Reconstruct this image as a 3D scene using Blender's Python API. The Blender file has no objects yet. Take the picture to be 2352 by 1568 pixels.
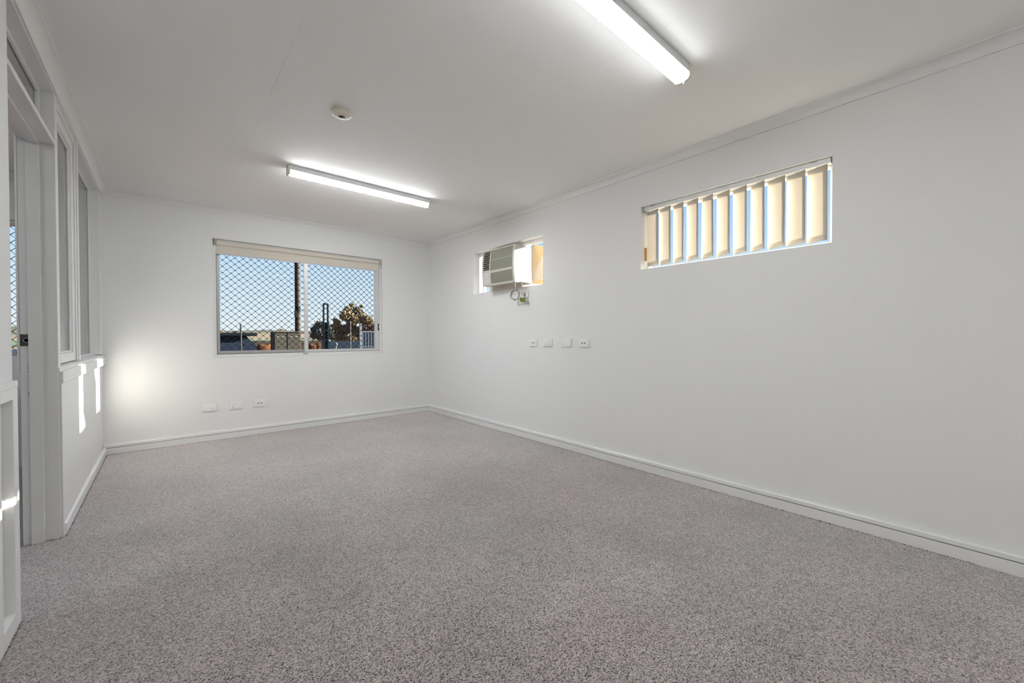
import bpy, bmesh, math, random
from math import sin, cos, pi, radians, sqrt, atan2
from mathutils import Vector, Matrix

random.seed(7)
sc = bpy.context.scene
C = sc.collection

# ------------------------------------------------------------------ camera
FPX, CX, CY = 920.85, 1176.0, 784.0
YAW, PIT, ROL, EYE = radians(40.7896), radians(0.6756), -0.00188, 1.045
fw = Vector((sin(YAW) * cos(PIT), cos(YAW) * cos(PIT), -sin(PIT)))
r0 = Vector((cos(YAW), -sin(YAW), 0.0))
u0 = r0.cross(fw)
rt = r0 * cos(ROL) + u0 * sin(ROL)
up = u0 * cos(ROL) - r0 * sin(ROL)
EYEP = Vector((0, 0, EYE))
cd = bpy.data.cameras.new('camera')
cd.sensor_width = 36.0
cd.sensor_fit = 'HORIZONTAL'
cd.lens = 36.0 * FPX / 2352.0
cd.clip_start = 0.02
cd.clip_end = 3000
cam = bpy.data.objects.new('camera', cd)
C.objects.link(cam)
M = Matrix.Identity(4)
for i in range(3):
    M[i][0], M[i][1], M[i][2], M[i][3] = rt[i], up[i], -fw[i], EYEP[i]
cam.matrix_world = M
sc.camera = cam

def hit(px, py, ax, val):
    """photo pixel (2352x1568) -> point on the plane coordinate[ax] == val"""
    d = fw + rt * ((px - CX) / FPX) - up * ((py - CY) / FPX)
    return EYEP + d * ((val - EYEP[ax]) / d[ax])

# ------------------------------------------------------------------ exposure, sky, sun
sc.view_settings.view_transform = 'Standard'
sc.view_settings.look = 'None'
sc.view_settings.exposure = 0.0
sc.view_settings.gamma = 1.0
sc.view_settings.use_curve_mapping = False

LAMP = 45.0           # radiance of the fluorescent diffusers
SUN = 46.0
SKY = 1.0
w = bpy.data.worlds.new('sky')
sc.world = w
w.use_nodes = True
nt = w.node_tree
bg = nt.nodes['Background']
tc = nt.nodes.new('ShaderNodeTexCoord')
sp = nt.nodes.new('ShaderNodeSeparateXYZ')
rp = nt.nodes.new('ShaderNodeValToRGB')
nt.links.new(tc.outputs['Generated'], sp.inputs[0])
nt.links.new(sp.outputs['Z'], rp.inputs[0])
nt.links.new(rp.outputs[0], bg.inputs[0])
el = rp.color_ramp.elements
el[0].position = 0.0
el[0].color = (0.86, 0.93, 0.98, 1)
el[1].position = 1.0
el[1].color = (0.12, 0.26, 0.62, 1)
for p, c in ((0.07, (0.74, 0.87, 0.98)), (0.20, (0.52, 0.74, 0.98)), (0.42, (0.31, 0.56, 0.96))):
    e = el.new(p)
    e.color = (*c, 1)
bg.inputs[1].default_value = SKY

SUND = Vector((-1.0, 0.27, -0.343)).normalized()      # direction the sunlight travels
sl = bpy.data.lights.new('sun', 'SUN')
sl.energy = SUN
sl.angle = radians(0.5)
sl.color = (1.0, 0.92, 0.82)
so = bpy.data.objects.new('sun', sl)
C.objects.link(so)
so.rotation_euler = SUND.to_track_quat('-Z', 'Y').to_euler()
so.location = (8, -2, 6)

# ------------------------------------------------------------------ dimensions (metres)
W = 2.7983 + 0.012        # right wall
D = 5.0425 + 0.012        # back wall
SKR, SKD = W - 0.018, D - 0.018   # fronts of the skirting
CEIL = 2.361
COR = 0.055
Y0 = -2.6                 # wall behind the camera
XO = -3.2                 # far side of the neighbouring office
LF = -0.425               # partition, upper face
LW = -0.413               # partition, wainscot face
LB = -0.551               # partition, back face
DY0, DY1 = 2.292, 3.115   # door opening
T = 0.13                  # outer wall thickness
GX = W + 0.085            # glazing plane, right wall
GY = D + 0.065            # glazing plane, back wall

# ------------------------------------------------------------------ materials
MATS = {}

def mat(name, col, rough=0.6, metal=0.0, bump=0.0, bscale=200.0, mott=0.0, mscale=3.0, spec=0.5, emit=0.0):
    if name in MATS:
        return MATS[name]
    m = bpy.data.materials.new(name)
    m.use_nodes = True
    n = m.node_tree.nodes
    l = m.node_tree.links
    b = n['Principled BSDF']
    b.inputs['Base Color'].default_value = (*col, 1)
    b.inputs['Roughness'].default_value = rough
    b.inputs['Metallic'].default_value = metal
    b.inputs['Specular IOR Level'].default_value = spec
    t = n.new('ShaderNodeTexCoord')
    if mott > 0:
        no = n.new('ShaderNodeTexNoise')
        no.inputs['Scale'].default_value = mscale
        no.inputs['Detail'].default_value = 6
        mx = n.new('ShaderNodeMix')
        mx.data_type = 'RGBA'
        mx.inputs[6].default_value = (*[c * (1 - mott) for c in col], 1)
        mx.inputs[7].default_value = (*[min(1, c * (1 + mott)) for c in col], 1)
        l.new(t.outputs['Object'], no.inputs['Vector'])
        l.new(no.outputs['Fac'], mx.inputs[0])
        l.new(mx.outputs[2], b.inputs['Base Color'])
    if bump > 0:
        nb = n.new('ShaderNodeTexNoise')
        nb.inputs['Scale'].default_value = bscale
        nb.inputs['Detail'].default_value = 3
        bp = n.new('ShaderNodeBump')
        bp.inputs['Strength'].default_value = bump
        bp.inputs['Distance'].default_value = 0.002
        l.new(t.outputs['Object'], nb.inputs['Vector'])
        l.new(nb.outputs['Fac'], bp.inputs['Height'])
        l.new(bp.outputs[0], b.inputs['Normal'])
    if emit > 0:
        b.inputs['Emission Color'].default_value = (*col, 1)
        b.inputs['Emission Strength'].default_value = emit
    MATS[name] = m
    return m

wallm = mat('wall paint', (0.84, 0.84, 0.83), 0.55, bump=0.12, bscale=260, mott=0.012, mscale=1.4)
ceilm = mat('ceiling paint', (0.93, 0.93, 0.92), 0.75, bump=0.08, bscale=180, mott=0.015, mscale=1.1)
trimm = mat('trim gloss paint', (0.83, 0.83, 0.82), 0.32, bump=0.05, bscale=90, mott=0.015, mscale=5)
jambm = mat('jamb paint', (0.82, 0.82, 0.81), 0.34, bump=0.08, bscale=70, mott=0.03, mscale=8)
alum = mat('silver aluminium', (0.46, 0.46, 0.455), 0.42, 0.6, mott=0.04, mscale=12)
whal = mat('white aluminium', (0.80, 0.80, 0.79), 0.4, mott=0.01)
blackm = mat('black rubber', (0.012, 0.012, 0.012), 0.6, mott=0.1)
meshm = mat('black grille steel', (0.010, 0.012, 0.016), 0.5, mott=0.15, mscale=40)
plas = mat('white plastic', (0.88, 0.88, 0.87), 0.28, mott=0.01)
slotm = mat('dark slot', (0.05, 0.05, 0.05), 0.6, mott=0.1)
cream = mat('aged cream plastic', (0.76, 0.72, 0.60), 0.4, mott=0.03)
lens = mat('smoky lens', (0.10, 0.10, 0.10), 0.12, 0.5, mott=0.2, mscale=60)
acw = mat('off white casing', (0.62, 0.585, 0.53), 0.85, mott=0.03, mscale=9, spec=.1)
acf = mat('beige front plastic', (0.60, 0.58, 0.51), 0.4, mott=0.03, mscale=9)
acin = mat('dark air outlet', (0.01, 0.01, 0.01), 0.8, mott=0.1)
cordm = mat('grey cord', (0.52, 0.49, 0.42), 0.5, mott=0.05)
tagm = mat('green tag', (0.15, 0.22, 0.03), 0.6, mott=0.08, mscale=30)
boardm = mat('cream painted board', (0.70, 0.66, 0.58), 0.5, mott=0.03, mscale=12)
amber = mat('amber plastic weight', (0.50, 0.28, 0.06), 0.35, mott=0.05)
beadm = mat('bead chain', (0.60, 0.55, 0.46), 0.4, mott=0.05)
fabr = mat('cream blind fabric', (0.74, 0.69, 0.60), 0.8, bump=0.2, bscale=900, mott=0.02, mscale=60)
steel = mat('worn strike plate steel', (0.16, 0.15, 0.14), 0.35, 0.8, mott=0.35, mscale=60)
lightbase = mat('white enamel', (0.74, 0.75, 0.75), 0.35, mott=0.01)

def glass_mat():
    m = bpy.data.materials.new('window glass')
    m.use_nodes = True
    n = m.node_tree.nodes
    l = m.node_tree.links
    n.clear()
    o = n.new('ShaderNodeOutputMaterial')
    tr = n.new('ShaderNodeBsdfTransparent')
    tr.inputs[0].default_value = (0.97, 0.985, 0.98, 1)
    gl = n.new('ShaderNodeBsdfGlossy')
    gl.inputs['Roughness'].default_value = 0.02
    lw = n.new('ShaderNodeLayerWeight')
    pw = n.new('ShaderNodeMath')
    pw.operation = 'POWER'
    pw.inputs[1].default_value = 5
    ma = n.new('ShaderNodeMath')
    ma.operation = 'MULTIPLY_ADD'
    ma.inputs[1].default_value = 0.9
    ma.inputs[2].default_value = 0.0012
    lw.inputs['Blend'].default_value = 0.5
    mx = n.new('ShaderNodeMixShader')
    l.new(lw.outputs['Facing'], pw.inputs[0])
    l.new(pw.outputs[0], ma.inputs[0])
    l.new(ma.outputs[0], mx.inputs[0])
    l.new(tr.outputs[0], mx.inputs[1])
    l.new(gl.outputs[0], mx.inputs[2])
    l.new(mx.outputs[0], o.inputs[0])
    return m

glassm = glass_mat()

def diffuser_mat(level):
    m = bpy.data.materials.new('glowing acrylic diffuser')
    m.use_nodes = True
    n = m.node_tree.nodes
    l = m.node_tree.links
    b = n['Principled BSDF']
    b.inputs['Base Color'].default_value = (0.8, 0.8, 0.8, 1)
    b.inputs['Emission Color'].default_value = (0.955, 0.985, 1.0, 1)
    # prismatic trough: strongest straight down, weaker out of the steep side walls
    g = n.new('ShaderNodeNewGeometry')
    sx_ = n.new('ShaderNodeSeparateXYZ')
    ab = n.new('ShaderNodeMath')
    ab.operation = 'ABSOLUTE'
    mr = n.new('ShaderNodeMapRange')
    mr.inputs[3].default_value = LAMP * level * 0.10
    mr.inputs[4].default_value = LAMP * level
    l.new(g.outputs['True Normal'], sx_.inputs[0])
    l.new(sx_.outputs['Z'], ab.inputs[0])
    l.new(ab.outputs[0], mr.inputs[0])
    l.new(mr.outputs[0], b.inputs['Emission Strength'])
    return m

def slat_mat():
    m = bpy.data.materials.new('translucent cream slat fabric')
    m.use_nodes = True
    n = m.node_tree.nodes
    l = m.node_tree.links
    n.clear()
    o = n.new('ShaderNodeOutputMaterial')
    d = n.new('ShaderNodeBsdfDiffuse')
    d.inputs[0].default_value = (0.64, 0.59, 0.51, 1)
    tr = n.new('ShaderNodeBsdfTranslucent')
    t = n.new('ShaderNodeTexCoord')
    no = n.new('ShaderNodeTexNoise')
    no.inputs['Scale'].default_value = 500
    mc = n.new('ShaderNodeMix')
    mc.data_type = 'RGBA'
    mc.inputs[6].default_value = (0.56, 0.525, 0.475, 1)
    mc.inputs[7].default_value = (0.62, 0.585, 0.53, 1)
    l.new(t.outputs['Object'], no.inputs['Vector'])
    l.new(no.outputs['Fac'], mc.inputs[0])
    l.new(mc.outputs[2], tr.inputs[0])
    mx = n.new('ShaderNodeMixShader')
    mx.inputs[0].default_value = 0.27
    l.new(d.outputs[0], mx.inputs[1])
    l.new(tr.outputs[0], mx.inputs[2])
    l.new(mx.outputs[0], o.inputs[0])
    return m

slatm = slat_mat()

def carpet_mat():
    m = bpy.data.materials.new('grey mauve loop carpet')
    m.use_nodes = True
    n = m.node_tree.nodes
    l = m.node_tree.links
    b = n['Principled BSDF']
    b.inputs['Roughness'].default_value = 0.95
    b.inputs['Specular IOR Level'].default_value = 0.1
    b.inputs['Sheen Weight'].default_value = 0.9
    b.inputs['Sheen Roughness'].default_value = 0.3
    t = n.new('ShaderNodeTexCoord')
    vo = n.new('ShaderNodeTexVoronoi')
    vo.inputs['Scale'].default_value = 300
    vo.inputs['Randomness'].default_value = 0.9
    l.new(t.outputs['Object'], vo.inputs['Vector'])
    # loop colour: each loop its own yarn tone; darkest flecks paint the shade between loops
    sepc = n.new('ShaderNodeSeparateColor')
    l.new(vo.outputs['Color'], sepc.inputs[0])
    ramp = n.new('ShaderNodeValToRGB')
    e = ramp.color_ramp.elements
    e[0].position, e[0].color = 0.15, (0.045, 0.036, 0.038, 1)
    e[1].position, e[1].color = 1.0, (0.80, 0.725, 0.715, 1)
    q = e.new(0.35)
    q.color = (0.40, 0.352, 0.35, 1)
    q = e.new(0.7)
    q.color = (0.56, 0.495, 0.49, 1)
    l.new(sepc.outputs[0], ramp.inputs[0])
    # larger worn and soiled areas
    n1 = n.new('ShaderNodeTexNoise')
    n1.inputs['Scale'].default_value = 1.5
    n1.inputs['Detail'].default_value = 5
    n1.inputs['Roughness'].default_value = 0.62
    l.new(t.outputs['Object'], n1.inputs['Vector'])
    r1 = n.new('ShaderNodeMapRange')
    r1.inputs[1].default_value = 0.3
    r1.inputs[2].default_value = 0.7
    r1.inputs[3].default_value = 0.80
    r1.inputs[4].default_value = 1.14
    l.new(n1.outputs['Fac'], r1.inputs[0])
    n2 = n.new('ShaderNodeTexNoise')
    n2.inputs['Scale'].default_value = 28
    n2.inputs['Detail'].default_value = 4
    l.new(t.outputs['Object'], n2.inputs['Vector'])
    r2 = n.new('ShaderNodeMapRange')
    r2.inputs[1].default_value = 0.3
    r2.inputs[2].default_value = 0.7
    r2.inputs[3].default_value = 0.92
    r2.inputs[4].default_value = 1.08
    l.new(n2.outputs['Fac'], r2.inputs[0])
    mu = n.new('ShaderNodeMath')
    mu.operation = 'MULTIPLY'
    l.new(r1.outputs[0], mu.inputs[0])
    l.new(r2.outputs[0], mu.inputs[1])
    vm = n.new('ShaderNodeVectorMath')
    vm.operation = 'SCALE'
    l.new(ramp.outputs[0], vm.inputs[0])
    l.new(mu.outputs[0], vm.inputs['Scale'])
    n3 = n.new('ShaderNodeTexNoise')
    n3.inputs['Scale'].default_value = 0.9
    n3.inputs['Detail'].default_value = 3
    l.new(t.outputs['Object'], n3.inputs['Vector'])
    r3 = n.new('ShaderNodeMapRange')
    r3.inputs[1].default_value = 0.35
    r3.inputs[2].default_value = 0.65
    l.new(n3.outputs['Fac'], r3.inputs[0])
    hue = n.new('ShaderNodeMix')
    hue.data_type = 'RGBA'
    hue.inputs[6].default_value = (0.97, 1.0, 1.0, 1)
    hue.inputs[7].default_value = (1.03, 0.98, 0.985, 1)
    l.new(r3.outputs[0], hue.inputs[0])
    vh = n.new('ShaderNodeVectorMath')
    vh.operation = 'MULTIPLY'
    l.new(vm.outputs[0], vh.inputs[0])
    l.new(hue.outputs[2], vh.inputs[1])
    l.new(vh.outputs[0], b.inputs['Base Color'])
    sh_ = n.new('ShaderNodeBsdfSheen')
    sh_.inputs['Color'].default_value = (0.5, 0.46, 0.46, 1)
    sh_.inputs['Roughness'].default_value = 0.3
    ad = n.new('ShaderNodeAddShader')
    out = n['Material Output']
    l.new(b.outputs[0], ad.inputs[0])
    l.new(sh_.outputs[0], ad.inputs[1])
    l.new(ad.outputs[0], out.inputs['Surface'])
    inv = n.new('ShaderNodeMath')
    inv.operation = 'SUBTRACT'
    inv.inputs[0].default_value = 1.0
    l.new(vo.outputs['Distance'], inv.inputs[1])
    bp = n.new('ShaderNodeBump')
    bp.inputs['Strength'].default_value = 0.8
    bp.inputs['Distance'].default_value = 0.004
    l.new(inv.outputs[0], bp.inputs['Height'])
    l.new(bp.outputs[0], b.inputs['Normal'])
    return m

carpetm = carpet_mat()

def ribbed_mat(name, c1, c2, scale, axis):
    m = bpy.data.materials.new(name)
    m.use_nodes = True
    n = m.node_tree.nodes
    l = m.node_tree.links
    b = n['Principled BSDF']
    b.inputs['Roughness'].default_value = 0.5
    t = n.new('ShaderNodeTexCoord')
    wv = n.new('ShaderNodeTexWave')
    wv.bands_direction = axis
    wv.inputs['Scale'].default_value = scale
    mx = n.new('ShaderNodeMix')
    mx.data_type = 'RGBA'
    mx.inputs[6].default_value = (*c1, 1)
    mx.inputs[7].default_value = (*c2, 1)
    l.new(t.outputs['Object'], wv.inputs['Vector'])
    l.new(wv.outputs['Fac'], mx.inputs[0])
    l.new(mx.outputs[2], b.inputs['Base Color'])
    bp = n.new('ShaderNodeBump')
    bp.inputs['Strength'].default_value = 0.4
    bp.inputs['Distance'].default_value = 0.001
    l.new(wv.outputs['Fac'], bp.inputs['Height'])
    l.new(bp.outputs[0], b.inputs['Normal'])
    return m

grillem = ribbed_mat('olive intake grille', (0.20, 0.205, 0.16), (0.30, 0.30, 0.24), 75, 'Y')

# ------------------------------------------------------------------ mesh helpers
def box(bm, lo, hi):
    lo, hi = [min(a, b) for a, b in zip(lo, hi)], [max(a, b) for a, b in zip(lo, hi)]
    v = [bm.verts.new((x, y, z)) for x in (lo[0], hi[0]) for y in (lo[1], hi[1]) for z in (lo[2], hi[2])]
    for f in ((0, 1, 3, 2), (4, 6, 7, 5), (0, 4, 5, 1), (2, 3, 7, 6), (0, 2, 6, 4), (1, 5, 7, 3)):
        bm.faces.new([v[i] for i in f])
    return v

def prism(bm, pts, ax, a, b):
    """closed 2-D outline pts in the two other axes (in x,y,z order), swept from a to b along ax"""
    def mk3(p, t):
        q = list(p)
        q.insert(ax, t)
        return q
    A = [bm.verts.new(mk3(p, a)) for p in pts]
    B = [bm.verts.new(mk3(p, b)) for p in pts]
    k = len(pts)
    for i in range(k):
        bm.faces.new((A[i], A[(i + 1) % k], B[(i + 1) % k], B[i]))
    bm.faces.new(A[::-1])
    bm.faces.new(B)

def tube(bm, pts, r, n=8, closed=False, taper=None):
    pts = [Vector(p) for p in pts]
    rings = []
    k = len(pts)
    ref = Vector((0.123, 0.31, 0.94)).normalized()
    for i, p in enumerate(pts):
        a = pts[(i - 1) % k] if (closed or i > 0) else p
        b = pts[(i + 1) % k] if (closed or i < k - 1) else p
        t = (b - a).normalized()
        s = t.cross(ref)
        if s.length < 1e-4:
            s = t.cross(Vector((1, 0, 0)))
        s.normalize()
        q = t.cross(s)
        rr = r if taper is None else r * taper[i]
        rings.append([bm.verts.new(p + (s * cos(2 * pi * j / n) + q * sin(2 * pi * j / n)) * rr) for j in range(n)])
    for i in range(k if closed else k - 1):
        A, B = rings[i], rings[(i + 1) % k]
        for j in range(n):
            bm.faces.new((A[j], A[(j + 1) % n], B[(j + 1) % n], B[j]))
    if not closed:
        bm.faces.new(rings[0][::-1])
        bm.faces.new(rings[-1])

def lathe(bm, prof, c, n=32, ax=2, sgn=1):
    """prof: list of (radius, height) revolved about axis ax through c"""
    rings = []
    for r, h in prof:
        ring = []
        for j in range(n):
            a = 2 * pi * j / n
            o = [cos(a) * r, sin(a) * r]
            o.insert(ax, h * sgn)
            ring.append(bm.verts.new(Vector(c) + Vector(o)))
        rings.append(ring)
    for A, B in zip(rings, rings[1:]):
        for j in range(n):
            bm.faces.new((A[j], A[(j + 1) % n], B[(j + 1) % n], B[j]))
    bm.faces.new(rings[0][::-1])
    bm.faces.new(rings[-1])

def ball(bm, c, r, sub=1, sc3=(1, 1, 1)):
    ret = bmesh.ops.create_icosphere(bm, subdivisions=sub, radius=r)
    for v in ret['verts']:
        v.co = Vector((v.co.x * sc3[0], v.co.y * sc3[1], v.co.z * sc3[2])) + Vector(c)

def root_loc(p):
    L = Vector((0, 0, 0))
    while p is not None:
        L += p.location
        p = p.parent
    return L

def obj(name, bm, material, parent=None, label=None, kind=None, smooth=False, bevel=0.0, bseg=2):
    bmesh.ops.recalc_face_normals(bm, faces=bm.faces)
    me = bpy.data.meshes.new(name)
    bm.to_mesh(me)
    bm.free()
    L = root_loc(parent)
    if L.length > 0:
        me.transform(Matrix.Translation(-L))
    o = bpy.data.objects.new(name, me)
    C.objects.link(o)
    if parent is not None:
        o.parent = parent
    me.materials.append(material)
    if smooth:
        for p in me.polygons:
            p.use_smooth = True
        me.set_sharp_from_angle(angle=radians(40))
    if bevel > 0:
        bv = o.modifiers.new('bevel', 'BEVEL')
        bv.width = bevel
        bv.segments = bseg
        bv.limit_method = 'ANGLE'
        bv.angle_limit = radians(40)
    if label:
        o['label'] = label
    if kind:
        o['kind'] = kind
    return o

def empty(name, loc, label=None, cat=None, group=None, kind=None):
    o = bpy.data.objects.new(name, None)
    o.location = loc
    o.empty_display_size = 0.05
    C.objects.link(o)
    tag(o, label, cat, group, kind)
    return o

def tag(o, label=None, cat=None, group=None, kind=None):
    if label:
        o['label'] = label
    if cat:
        o['category'] = cat
    if group:
        o['group'] = group
    if kind:
        o['kind'] = kind
    return o

def bxo(name, lo, hi, material, parent=None, bevel=0.0, **k):
    bm = bmesh.new()
    box(bm, lo, hi)
    return obj(name, bm, material, parent, bevel=bevel, **k)

def copy_tree(o, parent=None):
    c = o.copy()
    C.objects.link(c)
    c.parent = parent
    for ch in list(o.children):
        copy_tree(ch, c)
    return c

def wall_with_openings(bm, ax, t0, t1, a0, a1, z0, z1, openings):
    """wall slab normal to ax between t0 and t1; runs a0..a1 along the other horizontal axis"""
    As = sorted({a0, a1, *[v for o in openings for v in (o[0], o[1])]})
    Zs = sorted({z0, z1, *[v for o in openings for v in (o[2], o[3])]})
    nA, nZ = len(As), len(Zs)
    solid = {}
    for i in range(nA - 1):
        for j in range(nZ - 1):
            ca, cz = (As[i] + As[i + 1]) / 2, (Zs[j] + Zs[j + 1]) / 2
            solid[i, j] = not any(o[0] < ca < o[1] and o[2] < cz < o[3] for o in openings)
    vs = {}
    def V(i, j, t):
        if (i, j, t) not in vs:
            p = [As[i], Zs[j]]
            p.insert(ax, (t0, t1)[t])
            vs[i, j, t] = bm.verts.new(p)
        return vs[i, j, t]
    for (i, j), s in solid.items():
        if not s:
            continue
        for t in (0, 1):
            bm.faces.new((V(i, j, t), V(i + 1, j, t), V(i + 1, j + 1, t), V(i, j + 1, t)))
        for di, dj, e in ((-1, 0, ((i, j), (i, j + 1))), (1, 0, ((i + 1, j), (i + 1, j + 1))),
                          (0, -1, ((i, j), (i + 1, j))), (0, 1, ((i, j + 1), (i + 1, j + 1)))):
            if not solid.get((i + di, j + dj), False):
                (p, q), (r_, s_) = e
                bm.faces.new((V(p, q, 0), V(r_, s_, 0), V(r_, s_, 1), V(p, q, 1)))

def frame_rect(bm, ax, t0, t1, a0, a1, z0, z1, wl, wr, wb, wt):
    """four mitre-less bars of a rectangular frame lying in the plane normal to ax"""
    def b(a, c, za, zb):
        lo, hi = [a, za], [c, zb]
        lo.insert(ax, t0)
        hi.insert(ax, t1)
        box(bm, lo, hi)
    b(a0, a0 + wl, z0, z1)
    b(a1 - wr, a1, z0, z1)
    b(a0 + wl, a1 - wr, z0, z0 + wb)
    b(a0 + wl, a1 - wr, z1 - wt, z1)

# ------------------------------------------------------------------ shell
bwin = (hit(489.5, 700, 1, D).x, hit(878, 700, 1, D).x, 0.834, 2.050)      # back window x0,x1,z0,z1
acwin = (2.787, 3.969, 1.556, 2.049)                                      # right wall, y0,y1,z0,z1
blwin = (0.531, 1.716, 1.566, 2.052)
addedwin = (-1.725, -1.125, 1.560, 2.050)                                    # unseen opening added to let in sun, right wall behind the camera
owin = (-2.35, -0.72, 0.868, 1.990)                                       # neighbouring office window

fl = bmesh.new()
box(fl, (XO, Y0, -0.12), (W + T, D + T, 0.0))
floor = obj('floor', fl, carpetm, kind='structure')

ceil = empty('ceiling', (0, 0, CEIL), kind='structure')
seams = [XO, -1.92, -0.74, 0.440, 1.614, W + T]
for a, b in zip(seams, seams[1:]):
    bm = bmesh.new()
    g = 0.0002
    prism(bm, [(a + g, CEIL + .0004), (a + g + .0015, CEIL), (b - g - .0015, CEIL), (b - g, CEIL + .0004), (b - g, CEIL + .012), (a + g, CEIL + .012)], 1, Y0 - .1, D + T)
    obj('ceiling_sheet', bm, ceilm, ceil)
bxo('ceiling_backing', (XO - .1, Y0 - .1, CEIL + .012), (W + T, D + T, CEIL + .06), ceilm, ceil)

bm = bmesh.new()
wall_with_openings(bm, 1, D, D + T, XO - .1, W + T, -0.12, CEIL + .02, [bwin, owin])
obj('wall_back', bm, wallm, kind='structure')
bm = bmesh.new()
wall_with_openings(bm, 0, W, W + T, Y0 - .1, D, -0.12, CEIL + .02, [acwin, blwin, addedwin])
obj('wall_right', bm, wallm, kind='structure')
bxo('wall_front', (XO - .1, Y0 - .1, -0.12), (W, Y0, CEIL + .01), wallm, kind='structure')
bxo('wall_outer', (XO - .1, Y0, -0.12), (XO, D, CEIL + .01), wallm, kind='structure')

# cove cornices
def cove(sx, n=8):
    r = COR - 0.009
    pts = [(0, 0), (0, -COR), (0.0045, -COR)]
    for i in range(n + 1):
        a = pi - (pi / 2) * i / n
        pts.append((COR + r * cos(a), -COR + r * sin(a)))
    pts += [(COR, 0)]
    return [(sx * x, CEIL + z) for x, z in pts]
bm = bmesh.new()
prism(bm, [(W + x, z) for x, z in cove(-1)], 1, Y0, D)
obj('trim_1', bm, trimm, kind='structure', smooth=True)
bm = bmesh.new()
prism(bm, [(LF + x, z) for x, z in cove(1)], 1, Y0, D)
obj('trim_2', bm, trimm, kind='structure', smooth=True)
bm = bmesh.new()
prism(bm, [(D + x, z) for x, z in cove(-1)], 0, LF, W)
obj('trim_3', bm, trimm, kind='structure', smooth=True)
bm = bmesh.new()
prism(bm, [(D + x, z) for x, z in cove(-1)], 0, XO, LB)
obj('trim_4', bm, trimm, kind='structure', smooth=True)

# skirting: a board with a duct strip above it, a dark joint between
def skirting(name, ax, face, sgn, a, b):
    root = empty(name, (0, 0, 0), kind='structure')
    f = face
    bm = bmesh.new()
    prism(bm, [(f - sgn * .018, 0), (f - sgn * .018, .0585), (f, .0585), (f, 0)], ax, a, b)
    obj('skirting_board', bm, trimm, root, bevel=.0012)
    bm = bmesh.new()
    prism(bm, [(f, .0625), (f - sgn * .018, .0625), (f - sgn * .018, .084), (f - sgn * .013, .090), (f, .090)], ax, a, b)
    obj('duct_strip', bm, trimm, root, bevel=.0012)
    bm = bmesh.new()
    prism(bm, [(f, .0585), (f - sgn * .012, .0585), (f - sgn * .012, .0625), (f, .0625)], ax, a, b)
    obj('joint', bm, slotm, root)
    return root
skirting('baseboard_right', 1, W, 1, Y0, D - .018)
skirting('baseboard_back', 0, D, 1, LW - .015, W)

# ------------------------------------------------------------------ left partition
wl = empty('wall_left', (LF, Y0, 0), kind='structure')
bxo('upper_wall', (LB, Y0, 0.865), (LF, DY0, CEIL + .01), wallm, wl)
# near wainscot: recessed panels between stiles and rails
RZ0, RZ1 = 0.062, 0.826
PD = 0.027
bxo('wainscot_panel', (LB, Y0, 0.0), (LW - PD, DY0 - .05, 0.865), trimm, wl)
stiles = [(2.232, DY0)]
y = 2.088
while y > Y0 + .3:
    stiles.append((y - .07, y))
    y -= .07 + .50
stiles.append((Y0, Y0 + .07))
for a, b in stiles:
    bxo('wainscot_stile', (LB if b == DY0 else LW - PD, a, 0.0), (LW, b, 0.865), trimm, wl, bevel=.002)
for (a1, b1), (a0, b0) in zip(stiles, stiles[1:]):
    bxo('wainscot_bottom_rail', (LW - PD, b0, 0.0), (LW, a1, RZ0), trimm, wl)
    bxo('wainscot_top_rail', (LW - PD, b0, RZ1), (LW, a1, 0.865), trimm, wl)
bxo('cap_rail', (LF - .01, Y0, 0.865), (LW + .001, DY0 + .001, 0.889), trimm, wl, bevel=.002)

# far wainscot, cap, posts
bm = bmesh.new()
prism(bm, [(LB, DY1 + .004), (LW - .002, DY1 + .004), (LW - .018, D), (LB, D)], 2, 0.0, 0.866)
obj('wainscot', bm, trimm, wl)
bm = bmesh.new()
prism(bm, [(LW - .004, DY1 + .004), (-0.4085, DY1 + .004), (-0.4065, D), (LW - .03, D)], 2, 0.806, 0.8675)
obj('cap_rail', bm, trimm, wl, bevel=.002)
bm = bmesh.new()
prism(bm, [(LB, .866), (LF + .004, .866), (LF + .004, .888), (LF - .05, .902), (LB, .902)], 1, DY1 + .004, D)
obj('sill_rail', bm, trimm, wl, bevel=.0015)
Y1a, Y1b = hit(163.5, 600, 0, LF - .012).y, hit(176, 600, 0, LF - .002).y
Y2 = hit(180.3, 600, 0, LF).y
Y3 = 4.925
bxo('post', (LB, DY1, 0.0), (LF, 3.180, CEIL + .005), jambm, wl, bevel=.0015)
bxo('post', (LB, Y1b, 0.90), (LF + .004, Y2, CEIL + .005), trimm, wl, bevel=.0015)
bxo('post', (LB, Y3, 0.90), (LF, D, CEIL + .005), trimm, wl, bevel=.0015)
bxo('head_rail', (LB, DY0, 2.302), (LF, D, CEIL + .005), trimm, wl, bevel=.0015)
# head infill over the first sash
bxo('head_infill', (LB, 3.18, 2.262), (LF - .004, Y1b, 2.302), trimm, wl)

# left skirting (beyond the door)
bm = bmesh.new()
prism(bm, [(LW - .03, 0), (LW + .004, 0), (LW + .004, .058), (LW - .006, .068), (LW - .03, .068)], 1, DY1 + .035, D)
bl = obj('baseboard_left', bm, trimm, kind='structure')

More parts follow.
